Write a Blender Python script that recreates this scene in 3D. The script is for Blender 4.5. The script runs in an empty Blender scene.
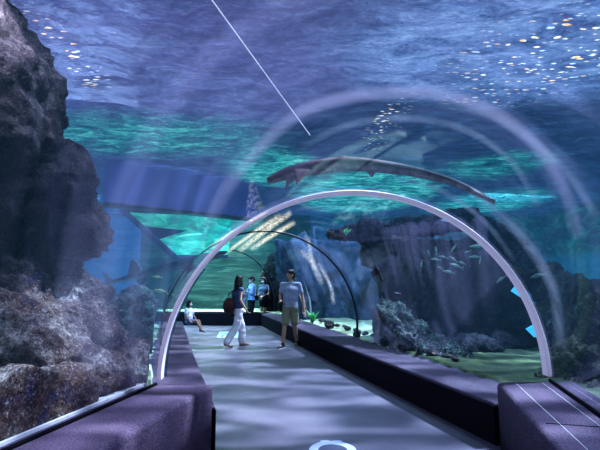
import bpy, bmesh, math, random
from mathutils import Vector, Matrix, noise, Euler
random.seed(7)
C = bpy.context.scene.collection
PI = math.pi
F = 433.0
PITCH = math.radians(6.85)
CP, SP = math.cos(PITCH), math.sin(PITCH)
CAM = Vector((0, 0, 1.6))

# ---------------------------------------------------------------- helpers
def ray(u, v):
    a = (u-300)/F; b = (225-v)/F
    return Vector((a, CP-b*SP, SP+b*CP))
def at(u, v, Y):
    r = ray(u, v); return CAM + r*(Y/r.y)
def atz(u, v, z):
    r = ray(u, v); return CAM + r*((z-1.6)/r.z)

def tag(o, label=None, cat=None, group=None, kind=None):
    if label: o['label'] = label
    if cat: o['category'] = cat
    if group: o['group'] = group
    if kind: o['kind'] = kind
    return o
def link(name, me, mat=None, parent=None, smooth=False):
    o = bpy.data.objects.new(name, me); C.objects.link(o)
    if mat: me.materials.append(mat)
    if smooth:
        me.polygons.foreach_set('use_smooth', [True]*len(me.polygons))
    if parent: o.parent = parent
    return o
def empty(name, loc, rz=0):
    o = bpy.data.objects.new(name, None); C.objects.link(o)
    o.empty_display_size = .1
    o.location = loc; o.rotation_euler = (0, 0, rz); return o
def mesh_from(bm, name='m'):
    me = bpy.data.meshes.new(name); bm.normal_update(); bm.to_mesh(me); bm.free(); return me

class MB:
    """collects simple closed solids in one bmesh"""
    def __init__(s): s.bm = bmesh.new()
    def _add(s, verts, faces):
        vs = [s.bm.verts.new(v) for v in verts]
        for f in faces:
            try: s.bm.faces.new([vs[i] for i in f])
            except ValueError: pass
    def ell(s, c, r, rot=None, seg=16, rings=10):
        c = Vector(c); 
        if not hasattr(r, '__len__'): r = (r, r, r)
        M = Euler(rot).to_matrix() if rot else Matrix.Identity(3)
        V = [c + M @ Vector((0, 0, r[2]))]
        for i in range(1, rings):
            t = PI*i/rings
            for j in range(seg):
                p = 2*PI*j/seg
                V.append(c + M @ Vector((r[0]*math.sin(t)*math.cos(p), r[1]*math.sin(t)*math.sin(p), r[2]*math.cos(t))))
        V.append(c + M @ Vector((0, 0, -r[2])))
        Fc = [(0, 1+j, 1+(j+1) % seg) for j in range(seg)]
        for i in range(rings-2):
            for j in range(seg):
                a = 1+i*seg+j; b = 1+i*seg+(j+1) % seg
                Fc.append((a, a+seg, b+seg, b))
        L = len(V)-1; o = 1+(rings-2)*seg
        Fc += [(L, o+(j+1) % seg, o+j) for j in range(seg)]
        s._add(V, Fc); return s
    def cap(s, a, b, r1, r2, seg=12, flat=1.0, up=None):
        """tapered capsule; flat squashes it along `up`"""
        a = Vector(a); b = Vector(b); d = b-a; L = d.length or 1e-4; d = d/L
        u = Vector(up) if up else (Vector((0, 0, 1)) if abs(d.z) < .9 else Vector((0, 1, 0)))
        x = d.cross(u).normalized(); y = x.cross(d).normalized()
        rings = []
        n = 4
        for i in range(1, n+1):
            t = PI/2*i/n; rings.append((-math.cos(t)*r1, math.sin(t)*r1))
        for i in range(0, n):
            t = PI/2*i/n; rings.append((L+math.sin(t)*r2, math.cos(t)*r2))
        V = [a-d*r1]
        for (z, r) in rings:
            for j in range(seg):
                p = 2*PI*j/seg
                V.append(a + d*z + x*(r*math.cos(p)) + y*(r*math.sin(p)*flat))
        V.append(b+d*r2)
        Fc = [(0, 1+(j+1) % seg, 1+j) for j in range(seg)]
        for i in range(len(rings)-1):
            for j in range(seg):
                p = 1+i*seg+j; q = 1+i*seg+(j+1) % seg
                Fc.append((p, q, q+seg, p+seg))
        Lr = len(V)-1; o = 1+(len(rings)-1)*seg
        Fc += [(Lr, o+j, o+(j+1) % seg) for j in range(seg)]
        s._add(V, Fc); return s
    def chain(s, pts, rs, flat=1.0, up=None):
        for i in range(len(pts)-1): s.cap(pts[i], pts[i+1], rs[i], rs[i+1], flat=flat, up=up)
        return s
    def box(s, c, h, rz=0, rot=None):
        M = Euler(rot if rot else (0, 0, rz)).to_matrix(); c = Vector(c)
        V = [c + M @ Vector((sx*h[0], sy*h[1], sz*h[2])) for sx in (-1, 1) for sy in (-1, 1) for sz in (-1, 1)]
        s._add(V, [(0, 1, 3, 2), (4, 6, 7, 5), (0, 4, 5, 1), (2, 3, 7, 6), (0, 2, 6, 4), (1, 5, 7, 3)]); return s
    def prism(s, pts, off):
        """closed slab: polygon pts extruded by vector off (centred)"""
        off = Vector(off); n = len(pts)
        V = [Vector(p)-off/2 for p in pts] + [Vector(p)+off/2 for p in pts]
        Fc = [tuple(range(n-1, -1, -1)), tuple(range(n, 2*n))] + [(i, (i+1) % n, n+(i+1) % n, n+i) for i in range(n)]
        s._add(V, Fc); return s
    def tube(s, pts, rad, seg=8, closed=False):
        pts = [Vector(p) for p in pts]; n = len(pts); V = []
        for i, p in enumerate(pts):
            d = (pts[min(i+1, n-1)]-pts[max(i-1, 0)]).normalized()
            u = Vector((0, 0, 1)) if abs(d.z) < .95 else Vector((0, 1, 0))
            x = d.cross(u).normalized(); y = x.cross(d)
            r = rad[i] if hasattr(rad, '__len__') else rad
            V += [p + x*(r*math.cos(2*PI*j/seg)) + y*(r*math.sin(2*PI*j/seg)) for j in range(seg)]
        Fc = [(i*seg+j, i*seg+(j+1) % seg, (i+1)*seg+(j+1) % seg, (i+1)*seg+j) for i in range(n-1) for j in range(seg)]
        Fc += [tuple(range(seg-1, -1, -1)), tuple(range((n-1)*seg, n*seg))]
        s._add(V, Fc); return s
    def me(s, name='m'):
        bmesh.ops.recalc_face_normals(s.bm, faces=s.bm.faces)
        return mesh_from(s.bm, name)
    def obj(s, name, mat, parent=None, smooth=True, bevel=0, bseg=3):
        if bevel:
            bmesh.ops.recalc_face_normals(s.bm, faces=s.bm.faces)
            bmesh.ops.bevel(s.bm, geom=list(s.bm.edges), offset=bevel, segments=bseg, profile=.5, affect='EDGES', clamp_overlap=True)
        return link(name, s.me(name), mat, parent, smooth)
    def fused(s, name, mat, parent=None, voxel=.01, smooth=2, sub=0):
        """weld every solid into one continuous skin"""
        t = link('tmp', s.me())
        m = t.modifiers.new('r', 'REMESH'); m.mode = 'VOXEL'; m.voxel_size = voxel; m.use_smooth_shade = True
        if smooth:
            k = t.modifiers.new('s', 'SMOOTH'); k.iterations = smooth; k.factor = .5
        dg = bpy.context.evaluated_depsgraph_get(); dg.update()
        me = bpy.data.meshes.new_from_object(t.evaluated_get(dg))
        old = t.data; bpy.data.objects.remove(t); bpy.data.meshes.remove(old)
        me.materials.clear()
        return link(name, me, mat, parent, True)

# ---------------------------------------------------------------- node helper
class N:
    def __init__(s, name):
        s.m = bpy.data.materials.new(name); s.m.use_nodes = True
        s.t = s.m.node_tree; s.t.nodes.clear(); s.out = s.t.nodes.new('ShaderNodeOutputMaterial')
    def n(s, typ, inp=None, **kw):
        nd = s.t.nodes.new(typ)
        for k, v in kw.items(): setattr(nd, k, v)
        for k, v in (inp or {}).items(): s.set(nd, k, v)
        return nd
    def set(s, nd, k, v):
        sock = nd.inputs[k]
        if isinstance(v, bpy.types.NodeSocket): s.t.links.new(v, sock)
        elif isinstance(v, bpy.types.Node): s.t.links.new(v.outputs[0], sock)
        else: sock.default_value = v
    def coord(s, scale=(1, 1, 1), rot=(0, 0, 0), loc=(0, 0, 0)):
        tc = s.n('ShaderNodeTexCoord')
        return s.n('ShaderNodeMapping', {'Vector': tc.outputs['Object'], 'Scale': scale, 'Rotation': rot, 'Location': loc}).outputs[0]
    def noise(s, vec, scale=1, detail=4, rough=.5, dist=0):
        return s.n('ShaderNodeTexNoise', {'Vector': vec, 'Scale': scale, 'Detail': detail, 'Roughness': rough, 'Distortion': dist}).outputs['Fac']
    def voro(s, vec, scale=1, feature='F1', out='Distance'):
        return s.n('ShaderNodeTexVoronoi', {'Vector': vec, 'Scale': scale}, feature=feature).outputs[out]
    def ramp(s, fac, stops, interp='LINEAR'):
        nd = s.n('ShaderNodeValToRGB', {'Fac': fac}); cr = nd.color_ramp; cr.interpolation = interp
        while len(cr.elements) < len(stops): cr.elements.new(.5)
        for e, (p, c) in zip(cr.elements, stops):
            e.position = p; e.color = (c[0], c[1], c[2], 1) if hasattr(c, '__len__') else (c, c, c, 1)
        return nd.outputs[0]
    def math(s, op, a, b=0.0, clamp=False):
        nd = s.n('ShaderNodeMath', operation=op, use_clamp=clamp); s.set(nd, 0, a); s.set(nd, 1, b); return nd.outputs[0]
    def mix(s, fac, a, b, mode='MIX'):
        nd = s.n('ShaderNodeMix', data_type='RGBA', blend_type=mode)
        s.set(nd, 0, fac)
        for k, v in ((6, a), (7, b)):
            if isinstance(v, tuple) and len(v) == 3: v = (*v, 1)
            s.set(nd, k, v)
        return nd.outputs[2]
    def blob(s, c, r, soft=1.0, rot=0):
        """1 inside an ellipse of the xy plane fading to 0 at its rim"""
        tc = s.n('ShaderNodeTexCoord')
        a = s.n('ShaderNodeVectorMath', {0: tc.outputs['Object'], 1: (c[0], c[1], 0)}, operation='SUBTRACT').outputs[0]
        b = s.n('ShaderNodeMapping', {'Vector': a, 'Rotation': (0, 0, -rot)}).outputs[0]
        m = s.n('ShaderNodeVectorMath', {0: b, 1: (1/r[0], 1/r[1], 0)}, operation='MULTIPLY').outputs[0]
        l = s.n('ShaderNodeVectorMath', {0: m}, operation='LENGTH').outputs['Value']
        nd = s.n('ShaderNodeMapRange', {'Value': l, 'From Min': 1-soft, 'From Max': 1, 'To Min': 1, 'To Max': 0})
        nd.interpolation_type = 'SMOOTHSTEP'
        return nd.outputs[0]
    def bump(s, h, strength=.3, dist=.02):
        return s.n('ShaderNodeBump', {'Height': h, 'Strength': strength, 'Distance': dist}).outputs[0]
    def surf(s, sh): s.t.links.new(sh if isinstance(sh, bpy.types.NodeSocket) else sh.outputs[0], s.out.inputs[0]); return s.m
    def bsdf(s, col, rough=.6, bump=None, spec=.5, metal=0, emis=None, es=0, **kw):
        if isinstance(col, tuple) and len(col) == 3: col = (*col, 1)
        d = {'Base Color': col, 'Roughness': rough, 'Specular IOR Level': spec, 'Metallic': metal}
        if bump is not None: d['Normal'] = bump
        if emis is not None:
            d['Emission Color'] = (*emis, 1) if isinstance(emis, tuple) else emis; d['Emission Strength'] = es
        d.update(kw)
        return s.n('ShaderNodeBsdfPrincipled', d).outputs[0]

def plain(name, col, rough=.6, var=.12, scale=30, bump=.15, spec=.3, metal=0):
    n = N(name); v = n.coord()
    f = n.noise(v, scale, 3)
    c = n.mix(f, tuple(x*(1-var*2) for x in col), tuple(min(1, x*(1+var*2)) for x in col))
    return n.surf(n.bsdf(c, rough, n.bump(f, bump, .003), spec, metal))

# ---------------------------------------------------------------- tunnel path
R = 1.825; CZ = .64; WZ = 4.0
P = [Vector((-1.15, -3)), Vector((.55, 4.31)), Vector((-.62, 8.0)), Vector((-2.25, 13.4)), Vector((-9.5, 13.75))]
def seg_dir(i): return (P[i+1]-P[i]).normalized()
def frames():
    fr = []
    for i, p in enumerate(P):
        if i == 0: t = seg_dir(0); m = 1
        elif i == len(P)-1: t = seg_dir(i-1); m = 1
        else:
            a, b = seg_dir(i-1), seg_dir(i); t = (a+b).normalized(); m = 1/max(.3, t.dot(a))
        fr.append((p, Vector((t.y, -t.x))*m, t))     # right-hand side vector, mitred
    return fr
FR = frames()
def off(i, d, z=0):
    p, r, _ = FR[i]; q = p + r*d; return Vector((q.x, q.y, z))
def path_near(x, y):
    q = Vector((x, y)); best = None
    for i in range(len(P)-1):
        a, b = P[i], P[i+1]; ab = b-a
        t = max(0, min(1, (q-a).dot(ab)/ab.length_squared)); c = a+ab*t; d = (q-c).length
        if best is None or d < best[0]: best = (d, c)
    return best
def keep_out(co, rr=1.93):
    d, c = path_near(co.x, co.y)
    if co.z < CZ:
        if d < rr:
            w = Vector((co.x-c.x, co.y-c.y)); w = w.normalized() if w.length > 1e-5 else Vector((1, 0))
            co.x, co.y = c.x+w.x*rr, c.y+w.y*rr
    else:
        w = Vector((co.x-c.x, co.y-c.y, co.z-CZ)); L = w.length
        if L < rr:
            w *= rr/L; co.x, co.y, co.z = c.x+w.x, c.y+w.y, CZ+w.z
def hit_tube(u, v, s, r=1.81):
    """point where the view direction meets the acrylic of section s"""
    a = Vector((P[s].x, P[s].y, CZ)); d2 = seg_dir(s); d = Vector((d2.x, d2.y, 0))
    rr = ray(u, v).normalized(); o = CAM-a
    rp = rr-d*rr.dot(d); op = o-d*o.dot(d)
    A = rp.dot(rp); B = 2*rp.dot(op); Cc = op.dot(op)-r*r
    D = max(0, B*B-4*A*Cc); t = (-B+math.sqrt(D))/(2*A)
    return CAM+rr*t

# ---------------------------------------------------------------- materials
def mat_floor():
    n = N('polished dark floor'); v = n.coord()
    big = n.noise(v, .9, 4, .6); fine = n.noise(v, 70, 3, .8)
    c = n.ramp(big, [(.3, (.085, .08, .11)), (.7, (.17, .16, .21))])
    c = n.mix(.35, c, n.ramp(fine, [(.35, (.05, .05, .07)), (.65, (.27, .26, .34))]))
    r = n.ramp(n.noise(v, 3, 4), [(.3, .30), (.7, .5)])
    return n.surf(n.bsdf(c, r, n.bump(fine, .15, .002), .5))
def mat_bench(name, c0, c1):
    n = N(name); v = n.coord()
    fine = n.noise(v, 80, 3, .85); mid = n.noise(v, 9, 4, .6)
    c = n.ramp(fine, [(.3, c0), (.7, c1)])
    c = n.mix(n.math('MULTIPLY', mid, .5), c, tuple(x*.5 for x in c0))
    return n.surf(n.bsdf(c, .85, n.bump(fine, .5, .004), .15))
def mat_rock(name, cols, scale=1.6, bump=1.0, rough=.85):
    n = N(name); v = n.coord()
    a = n.noise(v, scale, 8, .62, .4); b = n.noise(v, scale*9, 6, .7); vo = n.voro(v, scale*6)
    c = n.ramp(a, [(.34, cols[0]), (.45, cols[1]), (.55, cols[2]), (.65, cols[3])])
    c = n.mix(n.ramp(b, [(.35, .75), (.62, 0)]), c, tuple(x*.25 for x in cols[0]))
    sp = n.noise(v, 45, 4, .8)
    c = n.mix(n.ramp(sp, [(.38, .8), (.52, 0)]), c, tuple(x*.18 for x in cols[1]))
    c = n.mix(n.ramp(sp, [(.58, 0), (.70, .7)]), c, tuple(min(1, x*1.5) for x in cols[3]))
    h = n.math('ADD', n.math('ADD', n.math('MULTIPLY', b, 1.0), n.math('MULTIPLY', vo, .5)), n.math('MULTIPLY', sp, .35))
    return n.surf(n.bsdf(c, rough, n.bump(h, bump, .08), .25))
M_rock_dark = mat_rock('brown black rock', [(.02, .016, .024), (.05, .036, .046), (.10, .07, .08), (.24, .18, .19)], 1.4)
M_rock_light = mat_rock('mottled pale rock', [(.07, .06, .16), (.22, .12, .09), (.42, .32, .28), (.95, .86, .82)], 2.2)
M_rock_blue = mat_rock('algae grey rock', [(.05, .08, .11), (.12, .18, .20), (.22, .32, .31), (.45, .55, .50)], 2.6)
M_rock_reef = mat_rock('reef rock', [(.02, .04, .05), (.07, .13, .14), (.20, .31, .29), (.60, .72, .62)], 4.5)
M_rock_cave = mat_rock('cave rock', [(.006, .007, .014), (.014, .017, .032), (.028, .033, .055), (.06, .065, .10)], 1.3)
M_rock_back = mat_rock('far blue rock', [(.035, .07, .13), (.055, .10, .19), (.075, .13, .23), (.12, .19, .31)], .6, .12)
M_reflected_ledge = mat_rock('dark reflected ledge', [(.012, .018, .035), (.03, .045, .08), (.07, .09, .14), (.16, .18, .26)], 2)
M_rock_moss = mat_rock('mossy brown rock', [(.03, .03, .03), (.09, .08, .07), (.15, .16, .10), (.28, .26, .2)], 3)
M_black_rock = mat_rock('black column rock', [(.006, .007, .01), (.012, .014, .02), (.02, .024, .03), (.05, .055, .06)], 3)
def mat_sand():
    n = N('tank sand'); v = n.coord()
    a = n.noise(v, 3, 6, .6); f = n.noise(v, 60, 3, .7)
    c = n.ramp(a, [(.3, (.40, .50, .28)), (.6, (.68, .76, .46))])
    c = n.mix(n.ramp(f, [(.35, .5), (.6, 0)]), c, (.22, .26, .18))
    c = n.mix(n.blob((4.2, 6.5), (3.6, 2.6), .35), c, n.ramp(a, [(.3, (.015, .035, .02)), (.52, (.05, .08, .035)), (.68, (.15, .2, .08))]))
    return n.surf(n.bsdf(c, .9, n.bump(f, .5, .02)))
def mat_acrylic(kk=.20):
    n = N('clear acrylic'); v = n.coord()
    fr = n.n('ShaderNodeFresnel', {'IOR': 1.22}).outputs[0]
    g = n.n('ShaderNodeBsdfGlossy', {'Color': (.85, .85, 1, 1), 'Roughness': .04}).outputs[0]
    t = n.n('ShaderNodeBsdfTransparent', {'Color': (.93, .96, .97, 1)}).outputs[0]
    k = n.math('MULTIPLY', fr, kk, True)
    return n.surf(n.n('ShaderNodeMixShader', {0: k, 1: t, 2: g}))
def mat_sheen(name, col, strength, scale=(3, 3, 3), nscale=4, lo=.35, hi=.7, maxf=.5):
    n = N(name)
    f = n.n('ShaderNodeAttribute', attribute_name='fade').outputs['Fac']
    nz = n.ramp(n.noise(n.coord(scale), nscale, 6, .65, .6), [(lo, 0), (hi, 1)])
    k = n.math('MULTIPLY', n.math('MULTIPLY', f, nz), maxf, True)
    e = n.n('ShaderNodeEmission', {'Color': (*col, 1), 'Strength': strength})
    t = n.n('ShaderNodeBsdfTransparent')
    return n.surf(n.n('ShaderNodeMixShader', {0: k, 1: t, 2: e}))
def mat_volume(name, absn=None, em=(0, 0, 0)):
    n = N(name); 
    e = n.n('ShaderNodeEmission', {'Color': (*em, 1), 'Strength': 1.0}).outputs[0]
    if absn:
        d = max(absn)*1.25; col = tuple(1-a/d for a in absn)
        a = n.n('ShaderNodeVolumeAbsorption', {'Color': (*col, 1), 'Density': d}).outputs[0]
        e = n.n('ShaderNodeAddShader', {0: a, 1: e}).outputs[0]
    n.t.links.new(e, n.out.inputs['Volume']); return n.m
def mat_water_surface():
    n = N('underside of rippling water')
    # elongated ripples seen from below
    v1 = n.coord((1.0, 2.1, 1), (0, 0, .25)); v2 = n.coord((1, 1, 1))
    rip = n.noise(v1, 1.7, 8, .66, 1.1)
    fine = n.noise(n.coord((1.6, 3.2, 1), (0, 0, -.2)), 7, 5, .65, 1.2)
    both = n.math('ADD', n.math('MULTIPLY', rip, .6), n.math('MULTIPLY', fine, .4))
    streak = n.ramp(both, [(.42, 0), (.58, 1)])
    hot = n.ramp(both, [(.56, 0), (.66, 1)])
    # colour zones painted as glow, like light coming down
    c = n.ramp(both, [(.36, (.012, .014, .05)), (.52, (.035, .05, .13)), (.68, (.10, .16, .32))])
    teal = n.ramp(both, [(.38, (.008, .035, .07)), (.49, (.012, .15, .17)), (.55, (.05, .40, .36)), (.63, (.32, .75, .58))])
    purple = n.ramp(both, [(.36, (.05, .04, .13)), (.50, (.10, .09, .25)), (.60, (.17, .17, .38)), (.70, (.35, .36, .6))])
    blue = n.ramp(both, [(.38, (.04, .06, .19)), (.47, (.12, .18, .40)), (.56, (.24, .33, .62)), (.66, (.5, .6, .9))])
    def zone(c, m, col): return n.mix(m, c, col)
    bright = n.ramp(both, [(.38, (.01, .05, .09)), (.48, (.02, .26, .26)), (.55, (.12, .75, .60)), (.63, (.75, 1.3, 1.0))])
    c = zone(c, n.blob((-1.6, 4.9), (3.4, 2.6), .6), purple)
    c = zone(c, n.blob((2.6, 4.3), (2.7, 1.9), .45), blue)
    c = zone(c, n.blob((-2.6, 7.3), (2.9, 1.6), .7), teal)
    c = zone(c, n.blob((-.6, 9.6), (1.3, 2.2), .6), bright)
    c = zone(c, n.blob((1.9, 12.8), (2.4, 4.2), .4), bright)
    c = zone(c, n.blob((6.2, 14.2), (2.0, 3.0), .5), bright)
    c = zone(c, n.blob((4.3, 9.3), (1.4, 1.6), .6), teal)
    # sparkles painted as emission, like light breaking through
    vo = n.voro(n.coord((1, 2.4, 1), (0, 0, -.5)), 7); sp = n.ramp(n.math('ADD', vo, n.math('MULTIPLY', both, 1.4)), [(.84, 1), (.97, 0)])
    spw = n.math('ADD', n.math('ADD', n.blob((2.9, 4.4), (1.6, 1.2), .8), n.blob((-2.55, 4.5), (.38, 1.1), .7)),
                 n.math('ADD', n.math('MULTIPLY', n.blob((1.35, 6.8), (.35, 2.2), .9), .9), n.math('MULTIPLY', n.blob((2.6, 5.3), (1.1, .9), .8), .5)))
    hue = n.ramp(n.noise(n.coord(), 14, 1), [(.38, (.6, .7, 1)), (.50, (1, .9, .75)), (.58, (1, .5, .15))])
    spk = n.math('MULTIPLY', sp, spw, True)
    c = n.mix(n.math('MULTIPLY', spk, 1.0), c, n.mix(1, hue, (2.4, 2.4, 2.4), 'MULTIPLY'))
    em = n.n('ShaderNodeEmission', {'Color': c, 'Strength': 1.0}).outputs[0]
    bmp = n.bump(both, .9, .25)
    gl = n.n('ShaderNodeBsdfGlossy', {'Color': (.45, .5, .6, 1), 'Roughness': .12, 'Normal': bmp}).outputs[0]
    # transparency noise shaped to let sunlight down in patches
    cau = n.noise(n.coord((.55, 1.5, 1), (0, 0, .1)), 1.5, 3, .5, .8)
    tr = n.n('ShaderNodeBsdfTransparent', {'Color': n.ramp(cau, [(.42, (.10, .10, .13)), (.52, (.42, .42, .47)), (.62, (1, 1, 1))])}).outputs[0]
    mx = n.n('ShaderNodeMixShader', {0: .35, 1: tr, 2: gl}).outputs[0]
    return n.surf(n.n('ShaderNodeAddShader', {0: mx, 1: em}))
def mat_wall2(name, low0, low1, zc=2.55):
    n = N(name); v = n.coord((1, 1, 2.2)); a = n.noise(v, 1.1, 7, .65, .8)
    lo = n.ramp(a, [(.35, low0), (.65, low1)])
    hi = n.ramp(a, [(.36, (.012, .03, .035)), (.48, (.03, .10, .09)), (.60, (.08, .24, .17)), (.72, (.25, .45, .30))])  # reflection of rocky scenery painted into the upper wall
    tc = n.n('ShaderNodeTexCoord'); sp = n.n('ShaderNodeSeparateXYZ', {0: tc.outputs['Object']})
    z = n.math('ADD', sp.outputs[2], n.math('MULTIPLY', a, .5))
    k = n.n('ShaderNodeMapRange', {'Value': z, 'From Min': zc+.1, 'From Max': zc+.5}).outputs[0]
    kx = n.n('ShaderNodeMapRange', {'Value': sp.outputs[0], 'From Min': .5, 'From Max': 2.5}).outputs[0]
    return n.surf(n.bsdf(n.mix(n.math('MULTIPLY', k, kx), lo, hi), .8, n.bump(a, .3, .1), .2))
def mat_wall(name, c0, c1, scale=.6):
    n = N(name); v = n.coord((1, 1, 2.5))
    a = n.noise(v, scale, 6, .6, .5)
    c = n.ramp(a, [(.35, c0), (.65, c1)])
    return n.surf(n.bsdf(c, .8, n.bump(a, .3, .1), .2))

M_floor = mat_floor()
M_bench = mat_bench('dark purple carpet', (.02, .016, .028), (.22, .18, .26))
M_block = mat_bench('plum block carpet', (.025, .019, .036), (.30, .225, .33))
M_sand = mat_sand(); M_acr = mat_acrylic(); M_acr2 = mat_acrylic(.06)
M_hoop = plain('pale enamel', (.92, .86, 1.0), .65, .05, 8, .05, .2)
n = N('pale enamel added glow'); M_hoop = n.surf(n.bsdf((.85, .8, .95), .6, None, .2, emis=(.75, .68, .9), es=.16))  # faint glow put into the enamel; the hoop holds no lamp
M_gasket = plain('black rubber', (.008, .008, .012), .9, .1, 30, .1, .05)
M_darkmetal = plain('dark hoop', (.03, .035, .06), .4)
M_white_edge = plain('pale sill', (.85, .85, .88), .95, .2, 14, .5, .02)

# ---------------------------------------------------------------- tunnel shell
def sweep(profile, i0, i1, closed=True):
    """profile: list of (offset, z); swept along path points i0..i1"""
    bm = bmesh.new(); rows = []
    for i in range(i0, i1+1): rows.append([bm.verts.new(off(i, d, z)) for d, z in profile])
    k = len(profile)
    for a, b in zip(rows, rows[1:]):
        for j in range(k if closed else k-1):
            bm.faces.new((a[j], a[(j+1) % k], b[(j+1) % k], b[j]))
    if closed:
        bm.faces.new(rows[0][::-1]); bm.faces.new(rows[-1])
    bmesh.ops.recalc_face_normals(bm, faces=bm.faces)
    return bm
def ring_profile(r, a0=-8, a1=188, n=64):
    return [(r*math.cos(math.radians(a0+(a1-a0)*k/n)), CZ+r*math.sin(math.radians(a0+(a1-a0)*k/n))) for k in range(n+1)]

fl = link('floor', mesh_from(sweep([(-1.6, 0), (1.6, 0), (1.6, -.12), (-1.6, -.12)], 0, 4)), M_floor); tag(fl, kind='structure')

glass = []
for s in range(4):
    bm = sweep(ring_profile(R), s, s+1, closed=False)
    g = link('window_%d' % (s+1), mesh_from(bm), M_acr if s < 2 else M_acr2, None, True); tag(g, kind='structure'); glass.append(g)

def bench_run(name, side, i0, i1, d0, d1, h, mat, bev):
    bm = sweep([(side*d0, 0), (side*d0, h), (side*d1, h), (side*d1, 0)], i0, i1)
    long_edges = [e for e in bm.edges if all(abs(v.co.z-h) < 1e-5 for v in e.verts)]
    bmesh.ops.bevel(bm, geom=long_edges, offset=bev, segments=4, profile=.5, affect='EDGES')
    o = link(name, mesh_from(bm), mat, None, False)
    kb = sweep([(side*(d0-.006), .0), (side*(d0-.006), h-.035), (side*(d0+.05), h-.035), (side*(d0+.05), 0)], i0, i1)  # near-black skin added so the bench side reads as shaded
    link('shade_face', mesh_from(kb), M_shade_face, o)
    return o
M_shade_face = plain('near black painted shade', (.016, .013, .022), .9, .2, 60, .3, .1)
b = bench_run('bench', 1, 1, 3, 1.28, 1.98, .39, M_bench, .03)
tag(b, 'long low dark carpeted bench along the right side of the tunnel', 'bench', 'benches under the acrylic')
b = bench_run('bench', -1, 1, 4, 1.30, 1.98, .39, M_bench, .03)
tag(b, 'low dark bench on the left where the child sits, beyond the pale arch', 'bench', 'benches under the acrylic')
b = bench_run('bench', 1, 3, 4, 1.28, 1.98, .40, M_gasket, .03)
tag(b, 'black curb at the far end behind the standing people', 'bench', 'benches under the acrylic')
# section 1: raised blocks (end at the arch with a rounded end)
def block(side, label):
    d1 = seg_dir(0); r = Vector((d1.y, -d1.x))
    a = Vector((P[1].x, P[1].y)) + r*side*0
    y_end = .0
    bm = bmesh.new()
    inner, outer = (1.305, 2.05)
    prof = [(side*inner, 0), (side*inner, .60), (side*outer, .60), (side*outer, 0)]
    rows = []
    for t in (-7.2, -2.6, -.02):
        rows.append([bm.verts.new(Vector((P[1].x, P[1].y, 0)) + Vector((d1.x, d1.y, 0))*(t + (-.02 if t > -1 else 0) + (side*.28*(-1) if t > -1 else 0)*0) + Vector((r.x, r.y, 0))*d + Vector((0, 0, z))) for d, z in prof])
    # follow the mitre at the arch
    for v, (d, z) in zip(rows[-1], prof):
        q = off(1, d, z); v.co = q - Vector((d1.x, d1.y, 0))*.03
    for p_, q_ in zip(rows, rows[1:]):
        for j in range(4): bm.faces.new((p_[j], p_[(j+1) % 4], q_[(j+1) % 4], q_[j]))
    bm.faces.new(rows[0][::-1]); bm.faces.new(rows[-1])
    bmesh.ops.recalc_face_normals(bm, faces=bm.faces)
    es = [e for e in bm.edges if all(v.co.z > .5 for v in e.verts) or (abs(e.verts[0].co.z-e.verts[1].co.z) > .3 and min(abs((v.co.xy-P[1]).length) for v in e.verts) < 3)]
    bmesh.ops.bevel(bm, geom=es, offset=.045, segments=5, profile=.5, affect='EDGES')
    o = link('tunnel_block', mesh_from(bm), M_block, None, True)
    m = o.modifiers.new('w', 'WEIGHTED_NORMAL')
    tag(o, label, 'block', 'carpeted blocks in the foreground')
    return o
bl = block(-1, 'plum carpeted block at lower left below the mottled rock')
br = block(1, 'plum carpeted block at lower right with thin seam lines')
# seams on top of right block
mb = MB()
d1 = Vector((seg_dir(0).x, seg_dir(0).y, 0)); r1 = Vector((d1.y, -d1.x, 0)); p1 = Vector((P[1].x, P[1].y, 0))
for d in (1.47, 1.72):
    a = off(1, d, .6002) - d1*.12; mb.tube([a, a-d1*3.2], .0026, 6)
s_ = mb.obj('seam', M_white_edge, br)
for t in (-.9, -1.75):
    mb = MB(); a = p1 + d1*t + Vector((0, 0, .598)); mb.tube([a+r1*1.38, a+r1*1.9], .006, 6); mb.obj('seam', M_gasket, br)
# gaskets where acrylic meets blocks
for side, lab in ((-1, 'black rubber strip along the foot of the left acrylic'), (1, 'black rubber strip along the foot of the right acrylic')):
    mb = MB(); a = off(1, side*1.81, .612) - d1*.06; mb.tube([a, a-d1*6.5], .015, 8)
    tag(mb.obj('glazing_gasket', M_gasket), lab, 'strip', 'rubber strips of the foreground acrylic')

a = off(1, -1.90, .605) - d1*.05; q_ = off(1, -2.0, .605) - d1*.05
mb = MB(); mb.prism([a, q_, q_-d1*6.2, a-d1*6.2], (0, 0, .03)); tag(mb.obj('glazing_sill', M_white_edge, None, False), 'pale sill strip between the left acrylic and the mottled boulder', 'sill')

# hoops
def hoop(i, rin, rout, depth, mat, label, a0=0, a1=180, zbase=CZ, foot=0.0):
    p, r, t = FR[i]; n = 72; bm = bmesh.new(); rows = []
    for k in range(n+1):
        a = math.radians(a0+(a1-a0)*k/n); rr = []
        for q in (rin, rout):
            for e in (-depth/2, depth/2):
                pt = p + r*(q*math.cos(a)) + t*e
                rr.append(bm.verts.new((pt.x, pt.y, CZ+q*math.sin(a))))
        rows.append(rr)
    order = (0, 1, 3, 2)
    for x, y in zip(rows, rows[1:]):
        for j in range(4):
            a_, b_ = order[j], order[(j+1) % 4]
            bm.faces.new((x[a_], x[b_], y[b_], y[a_]))
    bm.faces.new([rows[0][j] for j in order]); bm.faces.new([rows[-1][j] for j in order][::-1])
    bmesh.ops.recalc_face_normals(bm, faces=bm.faces)
    bmesh.ops.bevel(bm, geom=[e for e in bm.edges if e.calc_face_angle(0) > 1.2], offset=.006, segments=2, affect='EDGES')
    o = link('arch_hoop', mesh_from(bm), mat, None, True)
    o.modifiers.new('w', 'WEIGHTED_NORMAL')
    tag(o, label, 'arch', 'arch hoops joining the acrylic sections'); return o
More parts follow.
